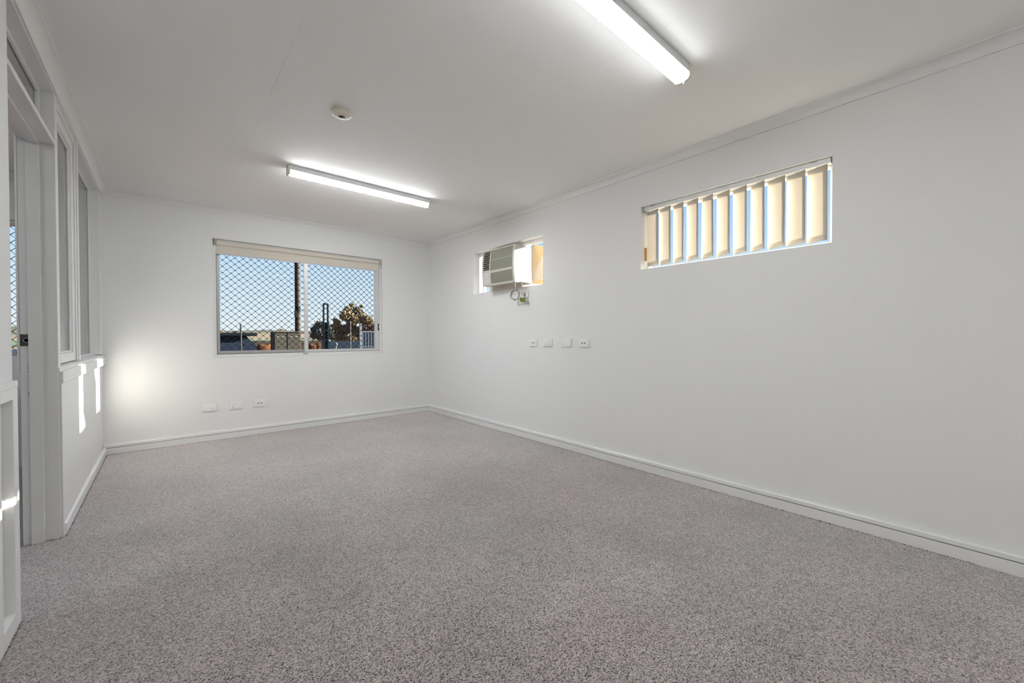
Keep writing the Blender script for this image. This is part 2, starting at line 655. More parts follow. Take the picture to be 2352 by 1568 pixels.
# glazed sash (first panel)
def pane_bars(name, y0, y1, z0, z1, x0, x1, wl_, wr_, wb_, wt_, gx):
    root = empty(name, (x0, y0, z0), kind='structure')
    for nm, lo, hi in (('stile', (x0, y0, z0), (x1, y0 + wl_, z1)), ('stile', (x0, y1 - wr_, z0), (x1, y1, z1)),
                       ('rail', (x0, y0 + wl_, z0), (x1, y1 - wr_, z0 + wb_)), ('rail', (x0, y0 + wl_, z1 - wt_), (x1, y1 - wr_, z1))):
        bxo(nm, lo, hi, trimm, root, bevel=.002)
    bxo('pane', (gx - .003, y0 + wl_ - .004, z0 + wb_ - .004), (gx + .003, y1 - wr_ + .004, z1 - wt_ + .004), glassm, root)
    bm = bmesh.new()
    e = .012
    frame_rect(bm, 0, gx + .003, gx + .013, y0 + wl_, y1 - wr_, z0 + wb_, z1 - wt_, e, e, e, e)
    obj('glazing_bead', bm, trimm, root, bevel=.003)
    bm = bmesh.new()
    frame_rect(bm, 0, gx - .013, gx - .003, y0 + wl_, y1 - wr_, z0 + wb_, z1 - wt_, e, e, e, e)
    obj('glazing_bead', bm, trimm, root, bevel=.003)
    return root
w4 = pane_bars('window_4', 3.180, Y1b, 0.905, 2.262, LF - .045, LF - .008, .06, Y1b - Y1a, .05, .06, LF - .028)
# raised moulding on the sash stile
bxo('sash_moulding', (LF - .008, Y1b - .035, .905), (LF - .001, Y1b - .004, 2.262), trimm, w4, bevel=.003)
bm = bmesh.new()
box(bm, (LF - .004, Y1b - .02, 2.262), (LF + .006, Y1b + .02, 2.282))
tube(bm, [(LF + .002, Y1b, 2.255), (LF + .002, Y1b, 2.290)], .005, 8)
obj('sash_hinge', bm, trimm, w4)
# fixed pane (second panel), set deep in the frame
w5 = empty('window_5', (LF - .08, Y2, 0.90), kind='structure')
GP = LF - .072
bxo('pane', (GP - .003, Y2, .902), (GP + .003, Y3, 2.302), glassm, w5)
for s in (1, -1):
    bm = bmesh.new()
    frame_rect(bm, 0, GP + s * .003, GP + s * .016, Y2, Y3, .902, 2.302, .012, .012, .012, .012)
    obj('glazing_bead', bm, trimm, w5, bevel=.003)

# door frame with transom light
d1 = empty('door_1', (LB, DY1, 0), kind='structure')
bxo('jamb_lining', (LB, DY1 - .0005, 0.0), (LF - .003, DY1 + .012, 2.302), jambm, d1)
bxo('door_stop', (-0.523, DY1 - .013, 0.0), (-0.478, DY1, 2.036), jambm, d1, bevel=.0015)
bxo('jamb_lining', (LB, DY0 - .012, 0.89), (LF - .003, DY0 + .0005, 2.302), jambm, d1)
bxo('jamb_lining', (LB, DY0 - .012, 0.0), (LW - PD - .004, DY0 + .0006, 0.89), jambm, d1)
bxo('door_stop', (-0.523, DY0, 0.0), (-0.478, DY0 + .013, 2.036), jambm, d1)
bxo('transom_bar', (LB, DY0, 2.036), (LF, DY1, 2.060), jambm, d1, bevel=.0015)
bxo('door_stop', (-0.523, DY0, 2.023), (-0.478, DY1, 2.036), jambm, d1)
tg = -0.492
bxo('transom_pane', (tg - .003, DY0, 2.060), (tg + .003, DY1, 2.302), glassm, d1)
for s in (1, -1):
    bm = bmesh.new()
    frame_rect(bm, 0, tg + s * .003, tg + s * .018, DY0, DY1, 2.060, 2.302, .014, .014, .014, .014)
    obj('glazing_bead', bm, jambm, d1, bevel=.003)
# architrave on the office side, ending on the wainscot
bm = bmesh.new()
tube(bm, [(LB - .004, DY1 + .014, .862), (LB - .004, DY1 + .014, 2.10)], .0085, 12)
obj('architrave', bm, jambm, d1, smooth=True)
# strike plate
sx0, sx1 = -0.5505, -0.5165
stp = bxo('strike_plate', (sx0, DY1 - .0025, 1.003), (sx1, DY1, 1.062), steel, d1, label='worn dark steel strike plate')
bm = bmesh.new()
lathe(bm, [(.0125, 0), (.0125, .002), (.009, .002), (.009, 0)], (-0.529, DY1 - .0045, 1.032), 20, 1)
obj('latch_ring', bm, alum, stp)
bxo('latch_hole', (-0.536, DY1 - .0035, 1.024), (-0.523, DY1 - .0025, 1.040), acin, stp)
# chipped paint along the jamb rebate
bm = bmesh.new()
rr = random.Random(3)
for k in range(26):
    z = rr.uniform(.66, 1.0)
    x = -0.5225 + rr.uniform(-.002, .001)
    h = rr.uniform(.003, .012)
    box(bm, (x - rr.uniform(.001, .003), DY1 - .0012, z), (x, DY1 - .0004, z + h))
for k in range(14):
    box(bm, (x := rr.uniform(-.56, -.43), DY1 - .0012, z := rr.uniform(.0, .10)), (x + rr.uniform(.001, .004), DY1 - .0004, z + rr.uniform(.001, .004)))
obj('paint_chips', bm, mat('bare grey timber', (.25, .24, .23), .8, mott=.2, mscale=50), d1, kind='stuff')

# ------------------------------------------------------------------ carpet tufts where it meets the skirting
bm = bmesh.new()
rr = random.Random(11)
def tuft(x, y):
    h = rr.uniform(.003, .008)
    r = rr.uniform(.002, .004)
    a = rr.uniform(0, pi)
    v = [bm.verts.new((x + r * cos(a + k * pi / 2), y + r * sin(a + k * pi / 2), 0.0)) for k in range(4)]
    t = bm.verts.new((x + rr.uniform(-.002, .002), y + rr.uniform(-.002, .002), h))
    for k in range(4):
        bm.faces.new((v[k], v[(k + 1) % 4], t))
y = 0.0
while y < D - .02:
    tuft(SKR - rr.uniform(.0, .005), y)
    y += rr.uniform(.002, .006)
x = LW
while x < SKR:
    tuft(x, SKD - rr.uniform(.0, .005))
    x += rr.uniform(.002, .006)
y = DY1
while y < D - .02:
    tuft(LW + .004 + rr.uniform(0, .005), y)
    y += rr.uniform(.002, .006)
y = 1.6
while y < DY0:
    tuft(LW + rr.uniform(0, .005), y)
    y += rr.uniform(.002, .006)
x = -.56
while x < LW:
    tuft(x, DY1 - .002 - rr.uniform(0, .012))
    x += rr.uniform(.002, .005)
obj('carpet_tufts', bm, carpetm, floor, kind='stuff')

# ------------------------------------------------------------------ diamond security grilles
NP, NZ, NX0, NZ0 = .0726, .0662, .455, 1.261
def grille(x0, x1, z0, z1, yy, nm, parent):
    bm = bmesh.new()
    i0, i1 = int((x0 - NX0) / NP) - 1, int((x1 - NX0) / NP) + 1
    j0, j1 = int((z0 - NZ0) / NZ) - 1, int((z1 - NZ0) / NZ) + 1
    def seg(a, b):
        # one arm of a diamond, slightly S-bent, clipped to the opening
        n = 4
        pts = []
        for k in range(n + 1):
            t = k / n
            s = t * t * (3 - 2 * t)
            q = .45 * s + .55 * t
            x = a[0] + (b[0] - a[0]) * t
            z = a[1] + (b[1] - a[1]) * q
            pts.append((x, z))
        for (xa, za), (xb, zb) in zip(pts, pts[1:]):
            if min(xa, xb) < x0 or max(xa, xb) > x1 or min(za, zb) < z0 or max(za, zb) > z1:
                continue
            h = .0023
            prism(bm, [(xa, za - h), (xb, zb - h), (xb, zb + h), (xa, za + h)], 1, yy - .003, yy + .003)
    for i in range(i0, i1 + 1):
        for j in range(j0, j1 + 1):
            cx, cz = NX0 + i * NP, NZ0 + j * NZ
            for ox, oz in ((0, 0), (NP / 2, NZ / 2)):
                x, z = cx + ox, cz + oz
                seg((x, z), (x + NP / 2, z + NZ / 2))
                seg((x, z), (x + NP / 2, z - NZ / 2))
                if x0 + .01 < x < x1 - .01 and z0 + .01 < z < z1 - .01:
                    prism(bm, [(x - .008, z), (x, z - .0048), (x + .008, z), (x, z + .0048)], 1, yy - .004, yy + .004)
    return obj(nm, bm, meshm, parent, kind='stuff', label='black diamond security grille')

# ------------------------------------------------------------------ back window (window_1)
w1 = empty('window_1', ((bwin[0] + bwin[1]) / 2, D, bwin[2]), kind='structure')
fx0, fx1, fz0, fz1 = bwin
LN = .030
fy0, fy1 = D + .035, D + .115
bm = bmesh.new()
frame_rect(bm, 1, fy0, fy1, fx0, fx1, fz0, fz1, LN, LN * .8, .034, LN)
obj('window_frame', bm, whal, w1, bevel=.0015)
bm = bmesh.new()
prism(bm, [(D - .002, fz0), (D - .002, fz0 + .004), (fy0, fz0 + .006), (fy0, fz0)], 0, fx0, fx1)
obj('window_sill', bm, trimm, w1)
ix0, ix1, iz0, iz1 = fx0 + LN, fx1 - LN * .8, fz0 + .034, fz1 - LN
mx0, mx1 = hit(697.5, 700, 1, GY).x, hit(706, 700, 1, GY).x
# black seal, then the two sashes
bm = bmesh.new()
frame_rect(bm, 1, GY - .012, GY - .006, ix0, ix1, iz0, iz1, .004, .004, .004, .004)
obj('seal', bm, blackm, w1)
s1 = empty('fixed_sash', (0, 0, 0))
s1.parent = w1
bm = bmesh.new()
frame_rect(bm, 1, GY - .002, GY + .022, ix0 + .004, mx1 - .004, iz0 + .004, iz1 - .004, .026, .012, .030, .026)
obj('sash_frame', bm, alum, w1, bevel=.0015)
bxo('pane', (ix0 + .028, GY + .008, iz0 + .032), (mx0, GY + .013, iz1 - .028), glassm, w1)
bpy.data.objects.remove(s1)
bm = bmesh.new()
frame_rect(bm, 1, GY - .030, GY - .006, mx0, ix1 - .004, iz0 + .004, iz1 - .004, mx1 - mx0, .056, .030, .026)
obj('sliding_sash_frame', bm, mat('pale anodised aluminium', (.70, .70, .69), .38, .35, mott=.03, mscale=12), w1, bevel=.0015)
bxo('pane', (mx1 - .004, GY - .020, iz0 + .032), (ix1 - .058, GY - .015, iz1 - .028), glassm, w1)
bm = bmesh.new()
box(bm, (ix1 - .022, fy0 - .004, 1.135), (ix1 - .010, fy0 + .004, 1.215))
box(bm, (ix1 - .024, fy0 - .008, 1.195), (ix1 - .008, fy0 + .002, 1.217))
box(bm, (ix1 - .024, fy0 - .008, 1.133), (ix1 - .008, fy0 + .002, 1.155))
obj('window_latch', bm, blackm, w1, bevel=.002, label='black sash latch')
bm = bmesh.new()
bx_ = hit(702.5, 813, 1, D + .02).x
for k in (-1, 0, 1):
    box(bm, (bx_ + k * .017 - .007, D + .030, fz0 + .017), (bx_ + k * .017 + .007, fy0 + .001, fz0 + .024))
obj('drain_slot', bm, blackm, w1)
grille(fx0 + LN, fx1 - LN, fz0 + .03, fz1 - .02, D + .13 - .004, 'security_grille', w1)
bm = bmesh.new()
frame_rect(bm, 1, D + .118, D + .138, fx0, fx1, fz0, fz1, .022, .022, .022, .022)
obj('grille_frame', bm, meshm, w1)

# roller blind
rb = empty('roller_blind', ((fx0 + fx1) / 2, D + .03, 1.90), 'cream roller blind rolled up at the top of the large window', 'blind')
bx0, bx1 = fx0 + .018, fx1 - .012
RY, RZ, RR = D + .030, 2.012, .025
bm = bmesh.new()
lathe(bm, [(RR, 0), (RR, bx1 - bx0 - .03)], (bx0 + .012, RY, RZ), 32, 0)
obj('fabric_roll', bm, fabr, rb, smooth=True)
bxo('hanging_fabric', (bx0 + .012, RY + .004, 1.908), (bx1 - .022, RY + .006, RZ), fabr, rb)
bm = bmesh.new()
tube(bm, [(bx0 + .012, RY + .005, 1.904), (bx1 - .022, RY + .005, 1.904)], .0075, 10)
obj('bottom_bar', bm, mat('pale grey bar', (.68, .68, .68), .4, mott=.02), rb, smooth=True)
for xx in (bx0 - .002, bx1 - .014):
    bm = bmesh.new()
    box(bm, (xx, RY - .03, RZ - .03), (xx + .004, RY + .03, fz1 - .002))
    box(bm, (xx, RY - .03, fz1 - .004), (xx + .02, RY + .03, fz1 - .001))
    lathe(bm, [(.022, 0), (.022, .008)], (xx, RY, RZ), 20, 0)
    obj('bracket', bm, cream, rb)
bm = bmesh.new()
cpts = [(bx1 - .004, RY - .022, RZ - .004), (bx1 - .004, RY - .022, RZ + .02), (bx1 - .004, RY, RZ + .026), (bx1 - .004, RY + .02, RZ + .01), (bx1 - .004, RY + .022, RZ - .08), (bx1 - .004, RY - .018, RZ - .08)]
tube(bm, cpts, .0022, 6, closed=True)
obj('chain', bm, mat('brass chain', (.35, .31, .16), .4, .4, mott=.1), rb)

# ------------------------------------------------------------------ other office window (window_6)
w6 = empty('window_6', ((owin[0] + owin[1]) / 2, D, owin[2]), kind='structure')
ox0, ox1, oz0, oz1 = owin
bm = bmesh.new()
frame_rect(bm, 1, D + .035, D + .115, ox0, ox1, oz0, oz1, .03, .03, .03, .02)
obj('window_frame', bm, whal, w6, bevel=.0015)
bm = bmesh.new()
frame_rect(bm, 1, GY - .03, GY + .02, ox0 + .03, ox1 - .03, oz0 + .03, oz1 - .02, .03, .03, .02, .02)
obj('sash_frame', bm, alum, w6, bevel=.0015)
bxo('pane', (ox0 + .055, GY - .003, oz0 + .048), (ox1 - .055, GY + .003, oz1 - .038), glassm, w6)
grille(ox0 + .02, ox1 - .02, oz0 + .02, oz1 - .01, D + .126, 'security_grille', w6)

# ------------------------------------------------------------------ right wall windows
def side_window(name, wn, mull=None):
    root = empty(name, (W, (wn[0] + wn[1]) / 2, wn[2]), kind='structure')
    a0, a1, z0, z1 = wn
    bm = bmesh.new()
    frame_rect(bm, 0, W + .075, W + .125, a0, a1, z0, z1, .022, .022, .020, .040)
    obj('window_frame', bm, whal, root, bevel=.0015)
    return root
w2 = side_window('window_2', acwin)
w3 = side_window('window_3', blwin)
w7 = side_window('window_added', addedwin)  # out-of-view window, added so bounced sun lifts the ceiling and right wall
bxo('pane', (W + .097, addedwin[0] + .02, addedwin[2] + .018), (W + .103, addedwin[1] - .02, addedwin[3] - .038), glassm, w7)
bxo('pane', (W + .097, blwin[0] + .02, blwin[2] + .018), (W + .103, blwin[1] - .02, blwin[3] - .038), glassm, w3)
bxo('sill_lining', (W + .001, blwin[0], blwin[2] - .001), (W + .075, blwin[1], blwin[2] + .0015), trimm, w3)
# air-conditioner extents
AY0, AY1, AZ0, AZ1 = 3.047, 3.583, 1.600, 1.985
AXF, AXB = 2.655, 3.36
# glass cut around the unit
bxo('pane', (W + .097, acwin[0] + .02, acwin[2] + .018), (W + .103, AY0 - .004, acwin[3] - .038), glassm, w2)
bxo('pane', (W + .097, AY1 + .004, acwin[2] + .018), (W + .103, acwin[1] - .02, acwin[3] - .038), glassm, w2)
bxo('sash_stile', (W + .080, 3.125, AZ1 + .002), (W + .120, 3.195, acwin[3] - .002), whal, w2, bevel=.002)
bxo('infill_panel', (W + .085, 3.195, AZ1 + .002), (W + .110, AY1 + .004, acwin[3] - .038), boardm, w2)
bxo('sash_stile', (W + .080, 3.862, acwin[2] + .018), (W + .118, 3.886, acwin[3] - .036), whal, w2, bevel=.002)
bxo('support_board', (W + .004, 3.109, acwin[2]), (W + .026, 3.644, AZ0 + .012), boardm, w2, bevel=.001)
bm = bmesh.new()
for yy in (3.20, 3.42, 3.58):
    lathe(bm, [(.0045, 0), (.0045, .002)], (W + .002, yy, 1.588), 10, 0)
obj('board_screws', bm, slotm, w2)

# ------------------------------------------------------------------ window air conditioner
ac = empty('air_conditioner', (AXF, (AY0 + AY1) / 2, AZ0), 'beige window air conditioner with louvred vent set in the small window', 'air conditioner')
def bulge(z):
    t = (z - AZ0) / (AZ1 - AZ0) * 2 - 1
    return AXF + .022 * t * t * (1.0 if t > 0 else .8)
def curved(bm, y0, y1, z0, z1, off, th, n=10):
    pts = []
    for i in range(n + 1):
        z = z0 + (z1 - z0) * i / n
        pts.append((bulge(z) + off, z))
    for i in range(n, -1, -1):
        z = z0 + (z1 - z0) * i / n
        pts.append((bulge(z) + off + th, z))
    # outline is (x,z); swept along y
    prism(bm, pts, 1, y0, y1)
body = bxo('casing', (AXF + .055, AY0 + .004, AZ0 + .006), (AXB, AY1 - .004, AZ1 - .004), acw, ac, bevel=.003)
bm = bmesh.new()
for yv in (AY0, AY1 - .012):
    curved(bm, yv, yv + .012, AZ0, AZ1, 0, .055)
curved(bm, AY0 + .012, AY1 - .012, AZ1 - .012, AZ1, 0, .05, 2)
curved(bm, AY0 + .012, AY1 - .012, AZ0, AZ0 + .018, 0, .05, 2)
curved(bm, 3.434, 3.452, AZ0 + .018, AZ1 - .012, .001, .03)
curved(bm, AY0 + .012, 3.434, 1.732, 1.757, .0, .03, 3)
curved(bm, 3.452, AY1 - .012, 1.752, 1.768, .0, .03, 3)
obj('front_frame', bm, acf, ac, smooth=True)
bm = bmesh.new()
curved(bm, AY0 + .030, 3.434, 1.757, AZ1 - .012, .004, .01)
obj('intake_grille', bm, grillem, ac, smooth=True)
bm = bmesh.new()
curved(bm, AY0 + .030, 3.434, AZ0 + .018, 1.732, .004, .01)
obj('intake_grille', bm, grillem, ac, smooth=True)
bm = bmesh.new()
curved(bm, AY0 + .012, AY0 + .030, AZ0 + .018, AZ1 - .012, .001, .02)
obj('grille_edge', bm, acf, ac, smooth=True)
bm = bmesh.new()
curved(bm, AY0 + .030, 3.434, 1.866, 1.870, .0015, .008, 2)
obj('grille_bar', bm, acf, ac)
bm = bmesh.new()
curved(bm, 3.454, AY1 - .014, AZ0 + .020, 1.750, .001, .02, 6)
obj('control_door', bm, mat('pale control door', (.64, .63, .60), .35, mott=.02), ac, smooth=True, bevel=.002)
bm = bmesh.new()
curved(bm, 3.452, AY1 - .012, 1.765, AZ1 - .012, .016, .004)
obj('air_outlet', bm, acin, ac)
for k in range(9):
    z = 1.782 + k * (1.968 - 1.782) / 8.6
    bm = bmesh.new()
    xa = bulge(z)
    prism(bm, [(xa + .003, z), (xa + .003, z + .005), (xa + .017, z + .009), (xa + .017, z + .005)], 1, 3.453, AY1 - .013)
    obj('louvre', bm, acf, ac)
bm = bmesh.new()
box(bm, (AXF + .06, AY0 + .002, AZ0 + .004), (AXF + .066, AY0 + .005, AZ1 - .002))
obj('casing_seam', bm, slotm, ac)
# yellowed outdoor part of the casing with pressed vent slots
bm = bmesh.new()
box(bm, (W + .108, AY0 - .001, AZ0 + .004), (AXB + .004, AY0 + .004, AZ1 + .03))
ys = obj('outer_side', bm, mat('yellowed enamel', (.165, .115, .062), .95, mott=.12, mscale=14, spec=.02), ac)
bm = bmesh.new()
rr = random.Random(5)
for i in range(13):
    for j in range(22):
        x = W + .122 + i * .0105
        z = 1.652 + j * .0115
        if z > 1.70 + (x - (W + .122)) * 1.75:
            continue
        box(bm, (x, AY0 - .002, z), (x + .007, AY0 - .0005, z + .006))
obj('vent_slots', bm, slotm, ys, kind='stuff')
# cord: drops from the unit, coil, tag and plug
cx_ = 2.748
S = 1882 / 240.0
def acp(x, y, X):
    return hit(1060 + x / S, 510 + y / S, 0, X)
p0 = Vector((AXF + .02, AY0 - .004, 1.617))
p1 = acp(965, 1110, 2.69)
p2 = acp(970, 1170, 2.72)
p3 = acp(962, 1232, cx_)
cc = acp(972, 1310, cx_)
R_ = (acp(905, 1310, cx_) - acp(1040, 1310, cx_)).length / 2 * .90
plugp = acp(1125, 1280, W - .02)
bm = bmesh.new()
tube(bm, [p0, acp(950, 1055, 2.66), p1, p2, p3], .0042, 8)
cord2 = bmesh.new()
tube(cord2, [acp(985, 1375, cx_), acp(1020, 1390, cx_ + .01), acp(1080, 1395, cx_ + .02), acp(1130, 1370, cx_ + .03), acp(1148, 1330, W - .035)], .0038, 8)
cord = obj('power_cord', bm, cordm, ac, smooth=True)
obj('cord_tail', cord2, cordm, cord, smooth=True)
bm = bmesh.new()
for t in range(3):
    rr_ = R_ * (1 + .05 * (t - 1))
    tube(bm, [cc + Vector((-.006 * t + .003 * sin(k), 1.18 * rr_ * cos(2 * pi * k / 32), .95 * rr_ * sin(2 * pi * k / 32))) for k in range(32)], .0042, 8, closed=True)
obj('cord_coil', bm, cordm, cord, smooth=True)
for ang in (2.05, -1.50):
    q = cc + Vector((-.006, 1.18 * R_ * cos(ang), .95 * R_ * sin(ang)))
    tdir = Vector((0, -sin(ang), cos(ang)))
    bm = bmesh.new()
    tube(bm, [q - tdir * .004, q + tdir * .004], .0105, 10)
    obj('cable_tie', bm, blackm, cord)
tq = acp(1100, 1400, cx_ + .015)
bm = bmesh.new()
v = box(bm, (tq.x - .001, tq.y - .040, tq.z - .021), (tq.x + .001, tq.y + .040, tq.z + .021))
bmesh.ops.rotate(bm, verts=bm.verts, cent=tq, matrix=Matrix.Rotation(radians(10), 3, 'X'))
obj('test_tag', bm, tagm, cord, label='green test tag wrapped on the cord')
bm = bmesh.new()
lathe(bm, [(.010, 0), (.020, .004), (.020, .022), (.021, .024), (.021, .0285)], (W - .0412, plugp.y, plugp.z), 20, 0)
obj('plug', bm, acf, cord, smooth=True)

# ------------------------------------------------------------------ vertical blind
vb = empty('vertical_blind', (W + .04, (blwin[0] + blwin[1]) / 2, 1.585), 'cream vertical blind with eleven slats in the long high window', 'blind')
HX = 2.856
bm = bmesh.new()
y0, y1 = blwin[0] + .012, blwin[1] - .008
prism(bm, [(HX - .020, 2.022), (HX - .022, 2.050), (HX - .014, 2.0515), (HX + .018, 2.0515), (HX + .020, 2.022)], 1, y0, y1)
hr = obj('headrail', bm, whal, vb, bevel=.0015)
for yy in (y0 - .003, y1):
    bxo('end_cap', (HX - .021, yy, 2.020), (HX + .021, yy + .003, 2.0518), mat('grey cap', (.22, .22, .22), .5, mott=.1), hr)
for yy in (.62, 1.63):
    bxo('mounting_clip', (HX - .026, yy - .016, 2.046), (HX + .01, yy + .016, 2.0525), mat('zinc clip', (.35, .35, .36), .4, .6, mott=.1), hr)
mids = [1.643, 1.543, 1.439, 1.335, 1.230, 1.126, 1.022, .918, .815, .713, .609]
angs = [17, 19, 27, 25, 28, 27, 29, 32, 25, 24.5, 24.5]
ZT, ZB = 2.0165, 1.590
SW = .1195
ends = []
rr = random.Random(9)
for k, (ym, an) in enumerate(zip(mids, angs)):
    bm = bmesh.new()
    NU, NV = 7, 10
    grid = []
    twist = rr.uniform(-2.5, 2.5)
    flare = rr.uniform(.002, .006)
    for j in range(NV + 1):
        v_ = j / NV
        z = ZT + (ZB - ZT) * v_ + rr.uniform(-.0005, .0005)
        a = radians(an + 1.5 + twist * (v_ - .5) * 2)
        row = []
        for i in range(NU + 1):
            s = (i / NU - .5) * SW
            camber = (.006 - flare * v_) * (1 - (2 * i / NU - 1) ** 2)
            n = Vector((-cos(a), sin(a), 0))
            p = Vector((HX + .002 + sin(a) * s, ym + cos(a) * s, z)) + n * camber
            row.append(p)
        grid.append(row)
    if True:
        ends.append((grid[NV - 1][0].copy(), grid[NV - 1][NU].copy()))
    F = [[bm.verts.new(p) for p in r_] for r_ in grid]
    for j in range(NV):
        for i in range(NU):
            bm.faces.new((F[j][i], F[j][i + 1], F[j + 1][i + 1], F[j + 1][i]))
    so_ = obj('slat', bm, slatm, vb, smooth=True)
    md = so_.modifiers.new('thickness', 'SOLIDIFY')
    md.thickness = .0007
    a = radians(an)
    bm = bmesh.new()
    box(bm, (HX - .003, ym - .003, ZT - .004), (HX + .006, ym + .003, 2.024))
    obj('hanger', bm, plas, so_)
    bm = bmesh.new()
    e1 = Vector((HX + .003 - sin(a) * SW * .49, ym - cos(a) * SW * .49, 0))
    e2 = Vector((HX + .003 + sin(a) * SW * .49, ym + cos(a) * SW * .49, 0))
    dd = Vector((-cos(a), sin(a), 0)) * .0008
    q = [e1 + dd, e2 + dd, e2 - dd, e1 - dd]
    prism(bm, [(p.x, p.y) for p in q], 2, ZB + .001, ZB + .034)
    obj('bottom_weight', bm, slatm, so_)
# bead chain linking the slats
bm = bmesh.new()
def beads(a, b, sag, n):
    for k in range(n + 1):
        t = k / n
        p = a.lerp(b, t)
        p.z -= sag * 4 * t * (1 - t)
        ball(bm, p, .0016, 1)
for k, (e0, e1) in enumerate(ends):
    a_, b_ = e0.copy(), e1.copy()
    an_ = radians(angs[k] + 1.5)
    off = Vector((-cos(an_), sin(an_), 0)) * .008
    a_ += off
    b_ += off
    if k > 0:
        beads(b_, a_, .020, 16)
obj('bead_chain', bm, beadm, vb, kind='stuff')
# control chain with its amber weight
bm = bmesh.new()
yc = 1.698
for k in range(80):
    z = 2.015 - k * .0052
    ball(bm, (W + .024, yc + .006, z), .0016, 1)
    ball(bm, (W + .034, yc - .004, z), .0016, 1)
obj('control_chain', bm, beadm, vb, kind='stuff')
bm = bmesh.new()
lathe(bm, [(.005, 0), (.009, .004), (.0095, .098), (.006, .104)], (W + .029, yc - .006, 1.632), 16, 2)
obj('chain_weight', bm, amber, vb, smooth=True)

# ------------------------------------------------------------------ fluorescent battens
def batten(x0, y0, level, label, group='fluorescent battens'):
    L_, WD = 1.205, .078
    t = empty('fluorescent_light', (x0 + L_ / 2, y0 + WD / 2, CEIL), label, 'light', group)
    c = y0 + WD / 2
    bm = bmesh.new()
    prism(bm, [(c - .037, CEIL - .001), (c + .037, CEIL - .001), (c + .039, CEIL - .040), (c - .039, CEIL - .040)], 0, x0 + .004, x0 + L_ - .004)
    obj('base', bm, lightbase, t)
    bm = bmesh.new()
    z = CEIL - .040
    prism(bm, [(c - .0375, z), (c - .0380, z - .015), (c - .031, z - .027), (c - .014, z - .0325), (c + .014, z - .0325), (c + .031, z - .027), (c + .0380, z - .015), (c + .0375, z)], 0, x0 + .012, x0 + L_ - .012)
    obj('diffuser', bm, diffuser_mat(level), t)
    for a in (x0, x0 + L_ - .012):
        bm = bmesh.new()
        prism(bm, [(c - .040, CEIL - .001), (c + .040, CEIL - .001), (c + .040, z - .017), (c + .032, z - .029), (c + .014, z - .034), (c - .014, z - .034), (c - .032, z - .029), (c - .040, z - .017)], 0, a, a + .012)
        e_ = obj('end_cap', bm, cream, t)
        bm = bmesh.new()
        lathe(bm, [(.004, 0), (.004, .006), (.0025, .008)], (a + .006, c - .008, z - .034), 10, 2, -1)
        obj('cap_screw', bm, acf, e_)
    return t
batten(.714, 3.418, 2.05, 'lit white fluorescent batten near the back wall, beyond the round sensor')
batten(.728, .914, 1.0, 'lit white fluorescent batten cut off by the top of the view')
batten(.728, -1.60, .9, 'added unseen fluorescent batten nearest the wall facing the large window')  # out-of-view fixture added to raise the room's brightness
batten(-2.4, 2.2, 1.0, 'unseen fluorescent batten added in the neighbouring office')  # out-of-view fixture added to light the office walls

# ceiling sensor
sx, sy = .787, 2.428
ds = empty('ceiling_sensor', (sx, sy, CEIL), 'round cream plastic sensor on the ceiling', 'sensor')
bm = bmesh.new()
lathe(bm, [(.050, 0), (.052, .004), (.052, .010), (.049, .012)], (sx, sy, CEIL), 40, 2, -1)
obj('base', bm, cream, ds, smooth=True)
bm = bmesh.new()
lathe(bm, [(.049, .011), (.056, .014), (.057, .018), (.052, .024), (.038, .029), (.022, .031)], (sx, sy, CEIL), 40, 2, -1)
cov = obj('cover', bm, cream, ds, smooth=True)
bm = bmesh.new()
lathe(bm, [(.022, .030), (.022, .0335), (.018, .0340), (.018, .0305)], (sx, sy, CEIL), 28, 2, -1)
obj('lens_ring', bm, acf, cov, smooth=True)
bm = bmesh.new()
lathe(bm, [(.018, .031), (.016, .036), (.010, .039), (.003, .040)], (sx, sy, CEIL), 24, 2, -1)
obj('lens', bm, lens, cov, smooth=True)

# ------------------------------------------------------------------ outlets
def make_gpo():
    t = empty('power_outlet', (0, 0, 0))
    bm = bmesh.new()
    prism(bm, [(-.0575, 0), (.0575, 0), (.0575, -.006), (.0545, -.0115), (-.0545, -.0115), (-.0575, -.006)], 2, -.0365, .0365)
    obj('plate', bm, plas, t, bevel=.003)
    for x in (-.026, .026):
        bm = bmesh.new()
        box(bm, (x - .010, -.0155, .011), (x + .010, -.011, .023))
        obj('switch', bm, plas, t, bevel=.002)
        bm = bmesh.new()
        lathe(bm, [(.0185, 0), (.0185, .0022), (.0165, .0032)], (x, -.0113, -.012), 28, 1, -1)
        f = obj('socket_face', bm, plas, t, smooth=True)
        bm = bmesh.new()
        for dx, dz, an in ((-.0065, .004, 32), (.0065, .004, -32), (0, -.0085, 0)):
            vs0 = set(bm.verts)
            box(bm, (x + dx - .0009, -.0150, -.012 + dz - .0042), (x + dx + .0009, -.0140, -.012 + dz + .0042))
            bmesh.ops.rotate(bm, verts=[v for v in bm.verts if v not in vs0], cent=(x + dx, -.0145, -.012 + dz), matrix=Matrix.Rotation(radians(an), 3, 'Y'))
        obj('slots', bm, slotm, f)
    return t
def make_data():
    t = empty('data_outlet', (0, 0, 0))
    bm = bmesh.new()
    prism(bm, [(-.0575, 0), (.0575, 0), (.0575, -.006), (.0545, -.0105), (-.0545, -.0105), (-.0575, -.006)], 2, -.0365, .0365)
    obj('plate', bm, plas, t, bevel=.003)
    bm = bmesh.new()
    box(bm, (-.036, -.0125, -.028), (.036, -.0100, .028))
    ins = obj('insert', bm, plas, t, bevel=.0015)
    for x in (-.0145, .0145):
        bm = bmesh.new()
        box(bm, (x - .0055, -.0132, -.005), (x + .0055, -.0122, .005))
        obj('jack', bm, blackm, ins)
    return t
gpo, dat = make_gpo(), make_data()
